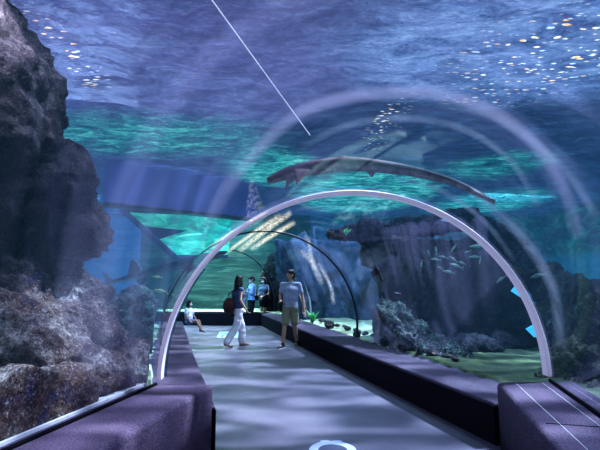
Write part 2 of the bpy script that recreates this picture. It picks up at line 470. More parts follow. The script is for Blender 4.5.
h1 = hoop(1, 1.785, 1.825, .10, M_hoop, 'large pale lavender arch hoop nearest the camera, standing on the plum blocks')
# dark rubber seal behind the pale hoop
bm_h = None
h2 = hoop(2, 1.79, 1.822, .05, M_darkmetal, 'thin black arch hoop in the middle of the tunnel, behind the walking man', -6, 186)
h3 = hoop(3, 1.80, 1.825, .04, M_darkmetal, 'thin farthest arch hoop where the tunnel turns left', -6, 186)
# green edge of acrylic behind the near hoop
p, r, t = FR[1]
def glass_edge():
    n = N('green acrylic edge'); tr = n.n('ShaderNodeBsdfTransparent', {'Color': (.45, .62, .62, 1)})
    g = n.n('ShaderNodeBsdfGlossy', {'Color': (.5, .8, .8, 1), 'Roughness': .2})
    return n.surf(n.n('ShaderNodeMixShader', {0: .25, 1: tr, 2: g}))
M_edge = glass_edge()
mb = MB(); pts = []
for k in range(20):
    a = PI*(.80+.20*k/19); q = p + r*(1.79*math.cos(a)) + t*.12
    pts.append((q.x, q.y, CZ+1.79*math.sin(a)))
mb.tube(pts, .012, 8); e_ = mb.obj('acrylic_edge', M_edge, h1)
# longitudinal seam along the crown of section 1
mb = MB()
sa, sb = hit_tube(212, 0, 0, 1.832), hit_tube(310, 135, 0, 1.832); mb.tube([sa+(sa-sb)*.8, sb], .0024, 6)
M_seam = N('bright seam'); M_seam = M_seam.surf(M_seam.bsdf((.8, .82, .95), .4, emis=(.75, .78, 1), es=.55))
se = mb.obj('crown_seam', M_seam, glass[0])

# ---------------------------------------------------------------- water body (absorbing, faintly glowing haze)
bm = bmesh.new()
bx = [bm.verts.new((x, y, z)) for x in (-9.7, 9.5) for y in (-5, 17.1) for z in (-.5, WZ+.12)]
for f in [(0, 1, 3, 2), (4, 6, 7, 5), (0, 4, 5, 1), (2, 3, 7, 6), (0, 2, 6, 4), (1, 5, 7, 3)]: bm.faces.new([bx[i] for i in f])
bmesh.ops.recalc_face_normals(bm, faces=bm.faces)
prof = ring_profile(R+.03, 0, 180, 48) + [(-R-.03, -.3), (R+.03, -.3)]
b2 = sweep(prof, 0, 4)
bmesh.ops.reverse_faces(b2, faces=b2.faces)
tmp = bpy.data.meshes.new('t'); b2.to_mesh(tmp); b2.free(); bm.from_mesh(tmp)
M_water = mat_volume('blue tank water', (.115, .062, .040), (.0014, .0052, .0088))
wt = link('tank_water', None or mesh_from(bm), M_water)
tag(wt, 'clear blue water filling the tank around the tunnel', 'water', kind='stuff')

# water surface
bm = bmesh.new(); nx, ny = 110, 130; gv = []
for j in range(ny+1):
    row = []
    for i in range(nx+1):
        x = -9.7+19.2*i/nx; y = -4+21.1*j/ny
        row.append(bm.verts.new((x, y, WZ + .05*noise.noise(Vector((x*1.3, y*2.2, 3))) + .02*noise.noise(Vector((x*4, y*6, 9))))))
    gv.append(row)
for j in range(ny):
    for i in range(nx): bm.faces.new((gv[j][i], gv[j+1][i], gv[j+1][i+1], gv[j][i+1]))
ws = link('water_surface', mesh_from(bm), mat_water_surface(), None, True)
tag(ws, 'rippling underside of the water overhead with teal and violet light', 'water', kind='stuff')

# tank walls
def wall(name, a, b, z0, z1, mat):
    a = Vector(a); b = Vector(b); d = (b-a).normalized(); nrm = Vector((d.y, -d.x))*.15
    mb = MB(); mb.prism([(a.x, a.y, z0), (b.x, b.y, z0), (b.x, b.y, z1), (a.x, a.y, z1)], (nrm.x, nrm.y, 0))
    return tag(mb.obj(name, mat, smooth=False), kind='structure')
M_wall_b = mat_wall2('blue tank wall', (.04, .17, .28), (.09, .28, .40))
M_wall_r = mat_wall2('teal tank wall', (.03, .17, .24), (.07, .30, .36), 2.3)
n = N('green end wall'); v = n.coord((.35, 1, 2.6)); a_ = n.noise(v, 2.2, 7, .65, .8)
c_ = n.ramp(a_, [(.36, (.02, .05, .042)), (.55, (.04, .09, .075)), (.74, (.14, .22, .17))])
M_wall_g = n.surf(n.bsdf(c_, .8, n.bump(a_, .5, .1), .2))
wall('wall_back', (-11, 17.2), (11, 17.2), -.5, 4.3, M_wall_b)
wall('wall_left', (-9.8, -4), (-9.8, 17.2), -.5, 4.3, M_wall_b)
wall('wall_right', (9.6, -4), (9.6, 17.2), -.5, 4.3, M_wall_r)
wall('wall_behind', (-9.8, -4.1), (9.6, -4.1), -.5, 4.3, plain('dark end', (.02, .02, .04), .9))
wall('wall_end', (-6.2, 16.9), (.4, 16.9), -.5, 4.05, M_wall_g)

# sand bed
bm = bmesh.new(); st = .1; nx, ny = 200, 190; gv = []
for j in range(ny+1):
    row = []
    for i in range(nx+1):
        x = -10+st*i; y = -1.8+st*j
        d, _ = path_near(x, y)
        z = .40 + .05*noise.fractal(Vector((x*.8, y*.8, 1)), 1, 2, 3) + .012*noise.noise(Vector((x*6, y*6, 4)))
        if x < 0 and y < 5.5: z += .16
        if d < 1.88: z = -.35
        row.append(bm.verts.new((x, y, z)))
    gv.append(row)
for j in range(ny):
    for i in range(nx): bm.faces.new((gv[j][i], gv[j][i+1], gv[j+1][i+1], gv[j+1][i]))
tag(link('sand_bed', mesh_from(bm), M_sand, None, True), 'pale greenish sand covering the tank bottom outside the tunnel', 'sand', kind='stuff')

# ---------------------------------------------------------------- rocks
def rock(name, solids, mat, label, group=None, voxel=.05, amp=.18, freq=1.3, seed=0, fine=.05, clip=True, cat='rock', strat=0, zmax=3.93):
    mb = MB()
    for s in solids:
        if s[0] == 'e': mb.ell(s[1], s[2], s[3] if len(s) > 3 else None)
        elif s[0] == 'b': mb.box(s[1], s[2], rot=s[3] if len(s) > 3 else None)
        elif s[0] == 'c': mb.cap(s[1], s[2], s[3], s[4])
    o = mb.fused(name, mat, None, voxel, 2)
    me = o.data; me.update()
    sd = Vector((seed*7.3, seed*3.1, seed*1.7))
    nrm = [v.normal.copy() for v in me.vertices]
    for v, nn in zip(me.vertices, nrm):
        c = v.co.copy()
        d = amp*noise.fractal(c*freq+sd, .9, 2.1, 4)
        k = 1-abs(noise.noise(c*freq*2.2+sd*2))*2
        d += amp*.45*k - amp*.2
        d += fine*noise.noise(c*freq*9+sd) + fine*.5*noise.noise(c*freq*20+sd)
        if strat: d += strat*math.sin(c.z*14+3*noise.noise(c*1.5))
        v.co = c + nn*d
        if clip: keep_out(v.co)
        if v.co.z > zmax: v.co.z = zmax + (v.co.z-zmax)*.05
        if v.co.z < -.3: v.co.z = -.3
    me.update()
    return tag(o, label, cat, group)

rock('rock_outcrop', [('e', at(80, 232, 4.6), (.34, .4, .32)), ('e', at(-45, 5, 3.35), (.5, .6, .7)), ('e', at(-5, 95, 3.75), (.52, .7, .75)), ('e', at(-20, 200, 4.2), (.8, .8, .8)),
     ('e', at(20, 205, 4.5), (.75, .7, .62)), ('e', at(70, 222, 4.6), (.34, .5, .36)), ('e', at(58, 172, 4.45), (.3, .4, .3)), ('e', at(-40, 300, 4.1), (.7, .7, .9)), ('e', at(30, 270, 4.6), (.45, .5, .4))],
     M_rock_dark, 'huge dark brown overhanging rock filling the upper left', 'rocks left of the tunnel', .04, .16, 1.5, 1, .045)
rock('rock_outcrop', [('e', at(60, 345, 4.55), (.62, .6, .62)), ('e', at(112, 362, 4.75), (.36, .5, .36)), ('e', at(10, 375, 3.9), (.62, .6, .65)),
     ('e', at(72, 295, 4.75), (.36, .5, .36)), ('e', at(136, 374, 4.5), (.26, .35, .26)), ('e', at(105, 385, 4.0), (.25, .4, .22)), ('e', at(60, 405, 3.5), (.3, .4, .25)), ('e', at(5, 420, 3.0), (.3, .4, .25)), ('e', at(150, 372, 4.9), (.2, .3, .22)), ('e', at(15, 310, 4.3), (.5, .5, .5))],
     M_rock_light, 'mottled pale grey and violet boulder at lower left beside the sand strip', 'rocks left of the tunnel', .03, .20, 1.25, 5, .028)
rock('rock_outcrop', [('e', at(133, 335, 7.2), (.52, .5, .75)), ('e', at(122, 312, 7.3), (.34, .4, .3)), ('e', at(150, 318, 7.4), (.26, .4, .25))],
     M_rock_blue, 'rounded blue green boulder just left of the foot of the pale arch', 'rocks left of the tunnel', .035, .10, 2.2, 9, .04)
# right side
rock('cave_rock', [('b', (2.75, 8.9, 1.1), (1.10, .5, 1.22), (0, .06, .05)), ('b', (2.05, 9.0, 2.08), (.72, .5, .26), (0, .05, 0)), ('e', (1.95, 8.9, 1.75), (.45, .5, .5)),
     ('e', (2.1, 9, 1.0), (.42, .5, .45)), ('b', (3.9, 9.1, 1.15), (.6, .5, 1.0), (0, .2, 0)), ('e', (4.4, 9.0, .5), (.7, .6, .55))],
     M_rock_cave, 'big dark cave wall in violet light beams behind the small fish', 'rocks right of the tunnel', .05, .10, 1.3, 3, .05)
rock('reflected_ledge', [('c', at(332, 234, 9.2), at(400, 230, 9.0), .15, .2), ('c', at(400, 229, 9.0), at(470, 219, 8.6), .22, .22), ('e', at(372, 229, 9), (.35, .4, .22)), ('c', at(470, 222, 8.6), at(515, 245, 8.4), .22, .25), ('c', at(515, 245, 8.4), at(535, 275, 8.3), .25, .2)],
     M_reflected_ledge, 'dark blue ledge above the cave wall, standing in for reflected rocks', 'rocks right of the tunnel', .04, .08, 2.4, 4, .04)  # solid ledge stands in for rocks reflected in the water surface
rock('rock_pile', [('e', at(393, 330, 7.9), (.42, .4, .42)), ('e', at(415, 345, 7.5), (.5, .45, .33)), ('e', at(440, 357, 7.0), (.45, .4, .2)), ('e', at(386, 312, 8.2), (.26, .3, .22)), ('e', at(375, 345, 7.6), (.25, .3, .2))],
     M_rock_reef, 'craggy pale teal reef rock between the sand and the cave wall', 'rocks right of the tunnel', .025, .12, 3.2, 6, .05)
rock('rock_pile', [('e', at(470, 350, 7.6), (.55, .4, .22)), ('e', at(500, 345, 7.9), (.6, .5, .25)), ('e', at(530, 330, 8), (.5, .5, .3))],
     M_rock_cave, 'low dark rock shelf at the foot of the cave wall', 'rocks right of the tunnel', .04, .1, 2.5, 8, .04)
rock('rock_pile', [('e', at(530, 272, 8.4), (.5, .4, .2)), ('e', at(562, 292, 8.2), (.5, .5, .3)), ('e', at(560, 335, 7.9), (.42, .5, .6)), ('e', at(610, 300, 7.9), (.5, .5, .35))],
     M_rock_moss, 'dark mossy rock seen through the right leg of the pale arch', 'rocks right of the tunnel', .04, .12, 2.2, 10, .05)
rock('rock_pile', [('e', at(585, 375, 5.6), (.36, .5, .42)), ('e', at(620, 340, 5.8), (.5, .5, .6)), ('e', at(565, 392, 5.4), (.25, .4, .2)), ('e', at(600, 412, 4.9), (.3, .4, .2))],
     M_rock_moss, 'brown rubble rock close outside the right acrylic above the right block', 'rocks right of the tunnel', .03, .12, 3.0, 11, .06)
rock('rock_cliff', [('b', (1.6, 13.4, 1.3), (2.3, .5, 1.4), (0, 0, -.08)), ('e', (.1, 13.2, 1.4), (.8, .6, 1.5)), ('e', (2.2, 12.9, 1.3), (.9, .5, 1.2))],
     M_rock_back, 'tall hazy blue rock face behind the walking man', 'rocks right of the tunnel', .08, .34, .7, 12, .03)
rock('rock_pile', [('e', (-.95, 15.9, 1.0), (.48, .35, 1.5)), ('e', (-.45, 15.7, .8), (.5, .35, 1.15)), ('e', (.0, 15.0, .7), (.4, .35, .8))],
     M_black_rock, 'black pointed rock behind the people at the far end', 'rocks right of the tunnel', .04, .10, 2.0, 13, .04)
rock('rock_pile', [('e', (5.2, 12.5, .4), (1.6, .9, .7)), ('e', (7.2, 11, .4), (1.6, .9, .6))],
     M_rock_moss, 'low distant mossy mound at the far right below the teal water', 'rocks right of the tunnel', .07, .2, 1.2, 14, .06)

M_gap_glow = N('glowing blue gap panel'); M_gap_glow = M_gap_glow.surf(M_gap_glow.bsdf((.05, .35, .6), .5, emis=(.05, .38, .62), es=1.3))  # glowing panels set on the rock in place of lit openings
for pts_, Y_, lab_ in (([(511, 291), (517, 284), (526, 291), (530, 299), (520, 297)], 7.4, 'small glowing panel as blue gap between dark rocks just left of the arch'),
                     ([(526, 329), (533, 325), (538, 320), (543, 338), (534, 337)], 7.2, 'lower glowing panel as blue gap between dark rocks at the arch leg')):
    mb = MB(); mb.prism([at(a_, b_, Y_) for a_, b_ in pts_], (0, .03, 0)); tag(mb.obj('rock_gap_panel', M_gap_glow, None, False), lab_, 'gap')

# pebbles along the right acrylic
stones = []
base = []
for k in range(6):
    mb = MB(); mb.ell((0, 0, 0), (1, .8, .65)); 
    o = mb.fused('pebble', [M_rock_light, M_rock_reef, M_rock_light][k % 3], None, .12, 1)
    for v in o.data.vertices: v.co += v.normal*.22*noise.fractal(v.co*1.7+Vector((k*5, 0, 0)), 1, 2, 3)
    base.append(o)
def put_stone(x, y, z, s, i, label, group):
    o = base[i % 6]
    if o.get('used'): o = o.copy(); C.objects.link(o)
    o['used'] = 1
    o.scale = (s, s*random.uniform(.7, 1.1), s*random.uniform(.6, 1)); o.location = (x, y, z); o.rotation_euler = (0, 0, random.uniform(0, 6))
    tag(o, label, 'stone', group)
d2 = Vector((seg_dir(1).x, seg_dir(1).y, 0))
sl = []
for k in range(34):
    y = 6.3+5.6*(k/33)**1.1
    t = (y-8.0)
    a = P[1] if y < 8 else P[2]; bq = P[2] if y < 8 else P[3]
    f = (y-a.y)/(bq.y-a.y); x = a.x+(bq.x-a.x)*f
    o_ = random.uniform(2.12, 2.3); dd = (bq-a).normalized()
    sl.append((x+o_/dd.y, y, .43, random.uniform(.05, .10)))
for i, (x, y, z, s) in enumerate(sl):
    put_stone(x, y, z+.02, s, i, 'small pale stone in the row lying on sand along the right acrylic', 'stones along the right acrylic')
# bigger labelled stones
for i, (u, v_, Y, s, lab) in enumerate([(325, 322, 10.5, .13, 'larger pale stone behind the bench beside the green plant'),
                                     (352, 336, 8.9, .10, 'dark rounded stone at the foot of the middle hoop')]):
    q = at(u, v_, Y); put_stone(q.x+.1, q.y, .46, s, i, lab, 'larger stones behind the right bench')
for o in base:
    if 'used' in o: del o['used']
for o in list(C.objects):
    if 'used' in o: del o['used']

# ---------------------------------------------------------------- hanging wall, bright window, far left
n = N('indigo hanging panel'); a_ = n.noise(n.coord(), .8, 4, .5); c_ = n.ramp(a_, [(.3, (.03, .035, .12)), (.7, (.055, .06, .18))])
M_indigo = n.surf(n.bsdf(c_, .9, None, .1, emis=c_, es=1.1))  # self-glow put in as haze light, evening out the panel
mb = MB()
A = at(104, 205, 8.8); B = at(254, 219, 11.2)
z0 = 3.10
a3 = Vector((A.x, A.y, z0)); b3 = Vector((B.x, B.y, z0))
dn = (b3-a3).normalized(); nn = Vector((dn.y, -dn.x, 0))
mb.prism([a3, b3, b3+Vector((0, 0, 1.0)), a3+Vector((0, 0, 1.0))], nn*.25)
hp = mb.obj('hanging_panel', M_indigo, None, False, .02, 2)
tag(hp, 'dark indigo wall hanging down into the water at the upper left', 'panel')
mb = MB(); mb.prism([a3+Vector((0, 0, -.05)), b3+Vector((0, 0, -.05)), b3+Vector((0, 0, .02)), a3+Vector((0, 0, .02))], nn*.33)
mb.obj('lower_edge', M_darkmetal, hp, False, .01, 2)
def mat_lit_window():
    n = N('sunlit pool window'); v = n.coord((1, 1, 3.5), (0, .25, 0))
    a = n.noise(v, 1.6, 6, .6, .8)
    c = n.ramp(a, [(.34, (.01, .22, .18)), (.50, (.03, .46, .30)), (.62, (.07, .68, .42)), (.76, (.4, .9, .62))])
    return n.surf(n.bsdf(c, .5, None, .3, emis=c, es=.95))
M_lit = mat_lit_window()
win = empty('viewing_window', at(185, 255, 13))
tag(win, 'bright turquoise slanted pool window below the indigo hanging wall', 'window')
Yf = lambda u: 10.2 + (u-126)*(3.4/120)
def wp(u, v, dy=0): return at(u, v, Yf(u)+dy)
def panel(name, pts, mat, dy=0, th=.05):
    mb = MB(); mb.prism([wp(u, v, dy) for u, v in pts], (0, th, 0)); o = mb.obj(name, mat, None, False)
    o.parent = win; o.matrix_parent_inverse = win.matrix_world.inverted() if False else Matrix.Translation(-win.location); return o
panel('pane', [(126, 211), (231, 216.6), (231, 231.4), (187, 231), (141, 227)], M_lit)
panel('pane', [(187, 231), (231, 231.4), (228, 254), (175, 255), (156, 239)], M_lit)
M_wedge_frame = plain('dark teal frame and wedge', (.015, .05, .11), .7)
panel('dark_wedge', [(141, 226), (187, 230.5), (156, 240)], M_wedge_frame, -.08)  # dark wedge crossing the panes
panel('frame', [(118, 209), (126, 210), (178, 256), (228, 255), (228, 257.5), (172, 258)], M_wedge_frame, -.1, .12)
panel('frame', [(126, 209), (231, 215), (231, 216.6), (126, 212)], M_wedge_frame, -.1, .12)

# ---------------------------------------------------------------- light shafts in the water and sheen on the acrylic
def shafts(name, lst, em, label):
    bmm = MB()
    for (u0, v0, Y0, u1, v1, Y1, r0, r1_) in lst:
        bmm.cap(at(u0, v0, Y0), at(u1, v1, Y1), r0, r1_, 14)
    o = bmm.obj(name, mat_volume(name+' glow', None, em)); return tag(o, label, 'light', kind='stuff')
random.seed(3)
lst = []
for k in range(9):
    u = 215+k*6+random.uniform(-3, 3); L = random.uniform(.6, 1)
    lst.append((u+38, 128, 8.2, u+38-60*L, 128+88*L, 8.6, .03+.05*random.random(), .06+.07*random.random()))
shafts('light_shafts', lst, (.028, .033, .075), 'pale violet light beams slanting down in front of the hanging indigo wall')
lst = []
for k in range(20):
    u = 382+k*5+random.uniform(-3, 3); L = random.uniform(.35, 1.15)
    lst.append((u, 232-k*.45, 8.1, u+9*L+4, 232+52*L, 8.0, .05+.11*random.random(), .012))
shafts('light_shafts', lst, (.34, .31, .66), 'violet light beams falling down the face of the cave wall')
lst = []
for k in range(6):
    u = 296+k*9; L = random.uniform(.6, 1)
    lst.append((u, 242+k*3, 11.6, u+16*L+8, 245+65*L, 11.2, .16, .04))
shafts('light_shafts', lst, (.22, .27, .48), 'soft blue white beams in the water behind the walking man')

def strip(name, pts, w, mat, sec, parent, label=None, r=1.808, taper=True, nseg=8):
    """a faint reflection lying on the acrylic of section sec; pts in view angles, w half width"""
    # resample
    P2 = [Vector(p) for p in pts]; fine = []
    for i in range(len(P2)-1):
        p0 = P2[max(i-1, 0)]; p1_ = P2[i]; p2_ = P2[i+1]; p3_ = P2[min(i+2, len(P2)-1)]
        for k in range(nseg):
            t_ = k/nseg
            fine.append(.5*((2*p1_)+(p2_-p0)*t_+(2*p0-5*p1_+4*p2_-p3_)*t_*t_+(-p0+3*p1_-3*p2_+p3_)*t_**3))
    fine.append(P2[-1]); n_ = len(fine); m = 6
    bm = bmesh.new(); lay = bm.verts.layers.float.new('fade'); rows = []
    for i, c in enumerate(fine):
        d = (fine[min(i+1, n_-1)]-fine[max(i-1, 0)]).normalized(); q = Vector((-d.y, d.x)); row = []
        e = math.sin(PI*i/(n_-1))**.6 if taper else 1
        for k in range(-m, m+1):
            x = k/m; a = c+q*(x*w); vv = bm.verts.new(hit_tube(a.x, a.y, sec, r)); vv[lay] = (1-x*x)**1.5*e; row.append(vv)
        rows.append(row)
    for a, b_ in zip(rows, rows[1:]):
        for k in range(2*m): bm.faces.new((a[k], a[k+1], b_[k+1], b_[k]))
    o = link(name, mesh_from(bm), mat, parent, True)
    if label: o['label'] = label
    return o
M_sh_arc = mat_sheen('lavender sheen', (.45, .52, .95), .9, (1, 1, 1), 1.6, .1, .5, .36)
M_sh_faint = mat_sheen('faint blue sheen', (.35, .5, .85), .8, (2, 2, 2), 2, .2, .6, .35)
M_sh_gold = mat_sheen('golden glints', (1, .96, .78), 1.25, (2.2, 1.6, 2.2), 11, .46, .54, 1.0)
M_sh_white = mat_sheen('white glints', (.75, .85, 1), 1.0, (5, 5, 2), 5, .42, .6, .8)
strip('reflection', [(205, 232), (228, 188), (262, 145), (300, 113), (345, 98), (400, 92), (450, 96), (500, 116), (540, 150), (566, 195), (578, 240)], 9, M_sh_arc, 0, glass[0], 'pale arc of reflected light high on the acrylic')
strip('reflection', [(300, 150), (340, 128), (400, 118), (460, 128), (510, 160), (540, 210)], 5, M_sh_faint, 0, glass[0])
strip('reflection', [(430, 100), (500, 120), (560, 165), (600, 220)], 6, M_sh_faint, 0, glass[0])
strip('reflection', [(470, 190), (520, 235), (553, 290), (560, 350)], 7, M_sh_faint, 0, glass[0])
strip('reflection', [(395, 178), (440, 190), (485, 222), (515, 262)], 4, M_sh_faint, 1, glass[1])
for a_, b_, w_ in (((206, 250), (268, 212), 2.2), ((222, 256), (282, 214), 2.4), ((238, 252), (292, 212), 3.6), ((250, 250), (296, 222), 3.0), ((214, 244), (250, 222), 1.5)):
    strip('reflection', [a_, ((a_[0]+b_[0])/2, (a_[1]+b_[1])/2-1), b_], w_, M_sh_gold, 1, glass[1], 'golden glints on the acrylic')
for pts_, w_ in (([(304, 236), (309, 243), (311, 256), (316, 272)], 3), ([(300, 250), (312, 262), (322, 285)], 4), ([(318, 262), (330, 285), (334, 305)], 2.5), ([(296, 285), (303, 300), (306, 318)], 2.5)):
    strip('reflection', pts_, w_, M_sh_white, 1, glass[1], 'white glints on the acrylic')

# ---------------------------------------------------------------- sharks
def shark(name, pts, rad, fins, mat, label, up=(0, 0, 1), voxel=.016, pups=None):
    mb = MB(); pts = [Vector(p) for p in pts]
    # smooth spine
    fine = []; fr_ = []
    for i in range(len(pts)-1):
        p0 = pts[max(i-1, 0)]; a = pts[i]; b = pts[i+1]; p3 = pts[min(i+2, len(pts)-1)]
        for k in range(4):
            t_ = k/4; fine.append(.5*((2*a)+(b-p0)*t_+(2*p0-5*a+4*b-p3)*t_*t_+(-p0+3*a-3*b+p3)*t_**3)); fr_.append(rad[i]+(rad[i+1]-rad[i])*t_)
    fine.append(pts[-1]); fr_.append(rad[-1])
    mb.chain(fine, fr_)
    for poly, th in fins: mb.prism(poly, th)
    o = mb.fused(name, mat, None, voxel, 2)
    return tag(o, label, 'shark')
def mat_shark(name, top, belly):
    n = N(name); g = n.n('ShaderNodeNewGeometry'); sx = n.n('ShaderNodeSeparateXYZ', {0: g.outputs['Normal']}).outputs[2]
    f = n.ramp(n.math('MULTIPLY_ADD', sx, .5) if False else n.math('ADD', n.math('MULTIPLY', sx, .5), .5), [(.2, belly), (.5, top)])
    nz = n.noise(n.coord(), 14, 4, .6); f = n.mix(n.ramp(nz, [(.4, .45), (.6, 0)]), f, tuple(x*.4 for x in top))
    return n.surf(n.bsdf(f, .5, n.bump(nz, .2, .01), .4))
M_sharkA = mat_shark('brown shark skin', (.20, .13, .15), (.52, .38, .42))
M_sharkB = mat_shark('grey shark skin', (.08, .17, .24), (.22, .36, .42))
Y0 = 5.0
sp_ = [(270, 180), (290, 173), (318, 167), (350, 164), (385, 167), (420, 173), (452, 182), (480, 194), (495, 202)]
sp = [at(u, v_, Y0+.1*math.sin(i)) for i, (u, v_) in enumerate(sp_)]
fins = [([at(294, 170, 5), at(312, 170, 5), at(296, 186, 4.9)], (0, .03, 0)),
        ([at(286, 178, 5.15), at(306, 172, 5.1), at(284, 190, 5.3)], (0, .03, 0)),
        ([at(334, 164, 5), at(352, 164, 5), at(345, 155, 5), at(339, 156, 5)], (0, .03, 0)),
        ([at(382, 166, 5), at(398, 168, 5), at(390, 161, 5)], (0, .03, 0)),
        ([at(362, 166, 5), at(378, 168, 5), at(372, 178, 5)], (0, .03, 0)),
        ([at(452, 181, 5.0), at(496, 200, 5), at(494, 205, 5), at(462, 190, 5)], (0, .025, 0))]
sA = shark('shark', sp, [.045, .085, .095, .09, .075, .06, .045, .03, .012], fins, M_sharkA, 'long slender brown shark swimming just above the crown of the pale arch')
sp_ = [(226, 252), (216, 255), (202, 259), (180, 265), (158, 270), (138, 276), (120, 280), (106, 284)]
sp = [at(u, v_, 9.3) for u, v_ in sp_]
fins = [([at(144, 272, 9.3), at(127, 275, 9.3), at(131, 259, 9.3), at(136, 260, 9.3)], (0, .03, 0)),
        ([at(172, 264, 9.3), at(160, 267, 9.3), at(163, 260, 9.3)], (0, .03, 0)),
        ([at(150, 275, 9.3), at(132, 277, 9.3), at(142, 287, 9.2)], (0, .03, 0)),
        ([at(205, 262, 9.3), at(188, 266, 9.3), at(184, 277, 9.1)], (0, .03, 0)),
        ([at(113, 280, 9.3), at(100, 270, 9.3), at(106, 281, 9.3), at(98, 289, 9.3), at(112, 285, 9.3)], (0, .03, 0))]
sB = shark('shark', sp, [.03, .08, .12, .125, .11, .085, .05, .03], fins, M_sharkB, 'grey shark with upright fin swimming left of the tunnel below the turquoise window')

# ---------------------------------------------------------------- small fish
def make_fish(mat, matf):
    root = empty('fish', (0, 0, 0))
    mb = MB(); mb.chain([(-.5, 0, 0), (-.3, 0, .0), (0, 0, .01), (.25, 0, 0), (.42, 0, 0)], [.03, .10, .14, .09, .035])
    me_o = mb.fused('body', mat, root, .03, 2)
    for v in me_o.data.vertices: v.co.y *= .5
    mb = MB(); mb.prism([(.38, 0, 0), (.62, 0, .17), (.55, 0, 0), (.62, 0, -.17)], (0, .03, 0)); mb.obj('tail_fin', matf, root, False)
    mb = MB(); mb.prism([(-.2, 0, .10), (-.05, 0, .2), (.2, 0, .12), (.22, 0, .06)], (0, .025, 0)); mb.obj('dorsal_fin', matf, root, False)
    return root
M_fishg = plain('green grey fish', (.18, .30, .27), .4, .15, 5, .1, .5)
M_fishy = plain('pale yellow fish', (.62, .72, .35), .4, .15, 5, .1, .5)
M_fishs = plain('silver fish', (.35, .38, .50), .3, .15, 5, .1, .6)
def dup(root):
    r = root.copy(); C.objects.link(r)
    for ch in root.children:
        c = ch.copy(); C.objects.link(c); c.parent = r
    return r
protos = {'g': make_fish(M_fishg, M_fishg), 'y': make_fish(M_fishy, M_fishy), 's': make_fish(M_fishs, M_fishs)}
usedp = set()
def fish(kind, u, v_, Y, lpx, ang, label, group=None, yaw=0):
    r = protos[kind]
    if kind in usedp: r = dup(r)
    usedp.add(kind)
    L = lpx/F*Y; r.location = at(u, v_, Y); r.scale = (L, L, L)
    r.rotation_euler = (0, math.radians(ang), math.radians(yaw))
    tag(r, label, 'fish', group)
G1 = 'small fish in front of the cave wall'
fish('y', 157, 277, 8.4, 9, 5, 'pale yellow fish just under the grey shark', 'two yellow fish left of the arch')
fish('y', 160, 291, 8.2, 13, 8, 'longer pale yellow fish above the blue green boulder', 'two yellow fish left of the arch')
lab = 'small grey green fish of the school before the cave wall'
for (u, v_, l, a) in [(428.5, 252.5, 7, 75), (436, 250, 8, 85), (421.5, 264, 7, -80), (435, 259.5, 10, 5), (443, 257, 9, 12), (453.5, 248.5, 9, -55), (453, 259, 9, 35), (456, 266, 13, 18),
                     (448, 272, 12, 8), (474.5, 257, 11, 0), (480, 261, 7, -75), (462, 263, 8, 20), (440, 268, 7, 30), (467, 252, 7, -20)]:
    fish('g', u, v_, 7.6+random.uniform(-.15, .15), l, a, lab, G1)
fish('g', 478, 247, 7.3, 17, 3, 'largest faint fish at the top of the school before the cave wall')
fish('g', 501, 279.5, 7.2, 12, -35, 'lone green fish to the right below the school, near the arch')
fish('g', 538, 276, 6.6, 16, -12, 'green fish just right of the pale arch')
fish('g', 510, 361, 6.6, 10, 3, 'small fish low over the sand at right, just above the block')
fish('s', 447, 221, 7.8, 13, 8, 'silver fish gliding just above the top of the cave wall')
fish('s', 397, 293, 7.8, 6, 10, 'tiny pale fish at the left corner of the cave wall')
fish('s', 549, 323, 6.2, 8, -55, 'tiny silver fish right of the arch leg above the right block')

# plant and soft coral behind the man
def leaves(name, c, n_, h, mat, label, spread=.12, w=.02):
    root = empty(name, c); tag(root, label, 'plant')
    for k in range(n_):
        a = 2*PI*k/n_+random.random(); L = h*random.uniform(.6, 1); mb = MB()
        pts = []; 
        for q in range(5):
            f = q/4; pts.append(Vector((math.cos(a)*spread*f**1.3, math.sin(a)*spread*f**1.3, L*f)))
        s = Vector((-math.sin(a), math.cos(a), 0)); poly = [p_+s*w*math.sin(PI*(.15+.8*i/4)) for i, p_ in enumerate(pts)]+[p_-s*w*math.sin(PI*(.15+.8*i/4)) for i, p_ in reversed(list(enumerate(pts)))]
        mb.prism(poly, (math.cos(a)*.006, math.sin(a)*.006, .004)); mb.obj('leaf', mat, root)
    return root
M_leaf = plain('bright green leaf', (.10, .55, .16), .5, .2, 10)
q = at(308, 320, 11.3); leaves('water_plant', (q.x+.12, q.y, .42), 14, .34, M_leaf, 'bright green leafy plant behind the bench beside the walking man', .16, .035)
q = at(346, 234, 8.6); leaves('water_plant', (q.x, q.y, q.z-.02), 8, .16, M_leaf, 'small green tuft growing on the dark blue ledge', .12, .03)
M_coral = plain('white coral', (.75, .82, .80), .7, .2, 12, .5)
mb = MB(); q = at(304, 320, 11.6); q.z = .4
mb.chain([q, q+Vector((-.05, 0, .35)), q+Vector((-.12, 0, .75)), q+Vector((-.10, 0, 1.0))], [.10, .07, .05, .02]).chain([q+Vector((-.04, 0, .3)), q+Vector((.1, 0, .55)), q+Vector((.13, 0, .7))], [.05, .04, .02])
o = mb.fused('coral_branch', M_coral, None, .02, 1)
for v in o.data.vertices: v.co += v.normal*.03*noise.noise(v.co*9); keep_out(v.co)
tag(o, 'tall pale branching coral standing behind the green plant', 'coral')

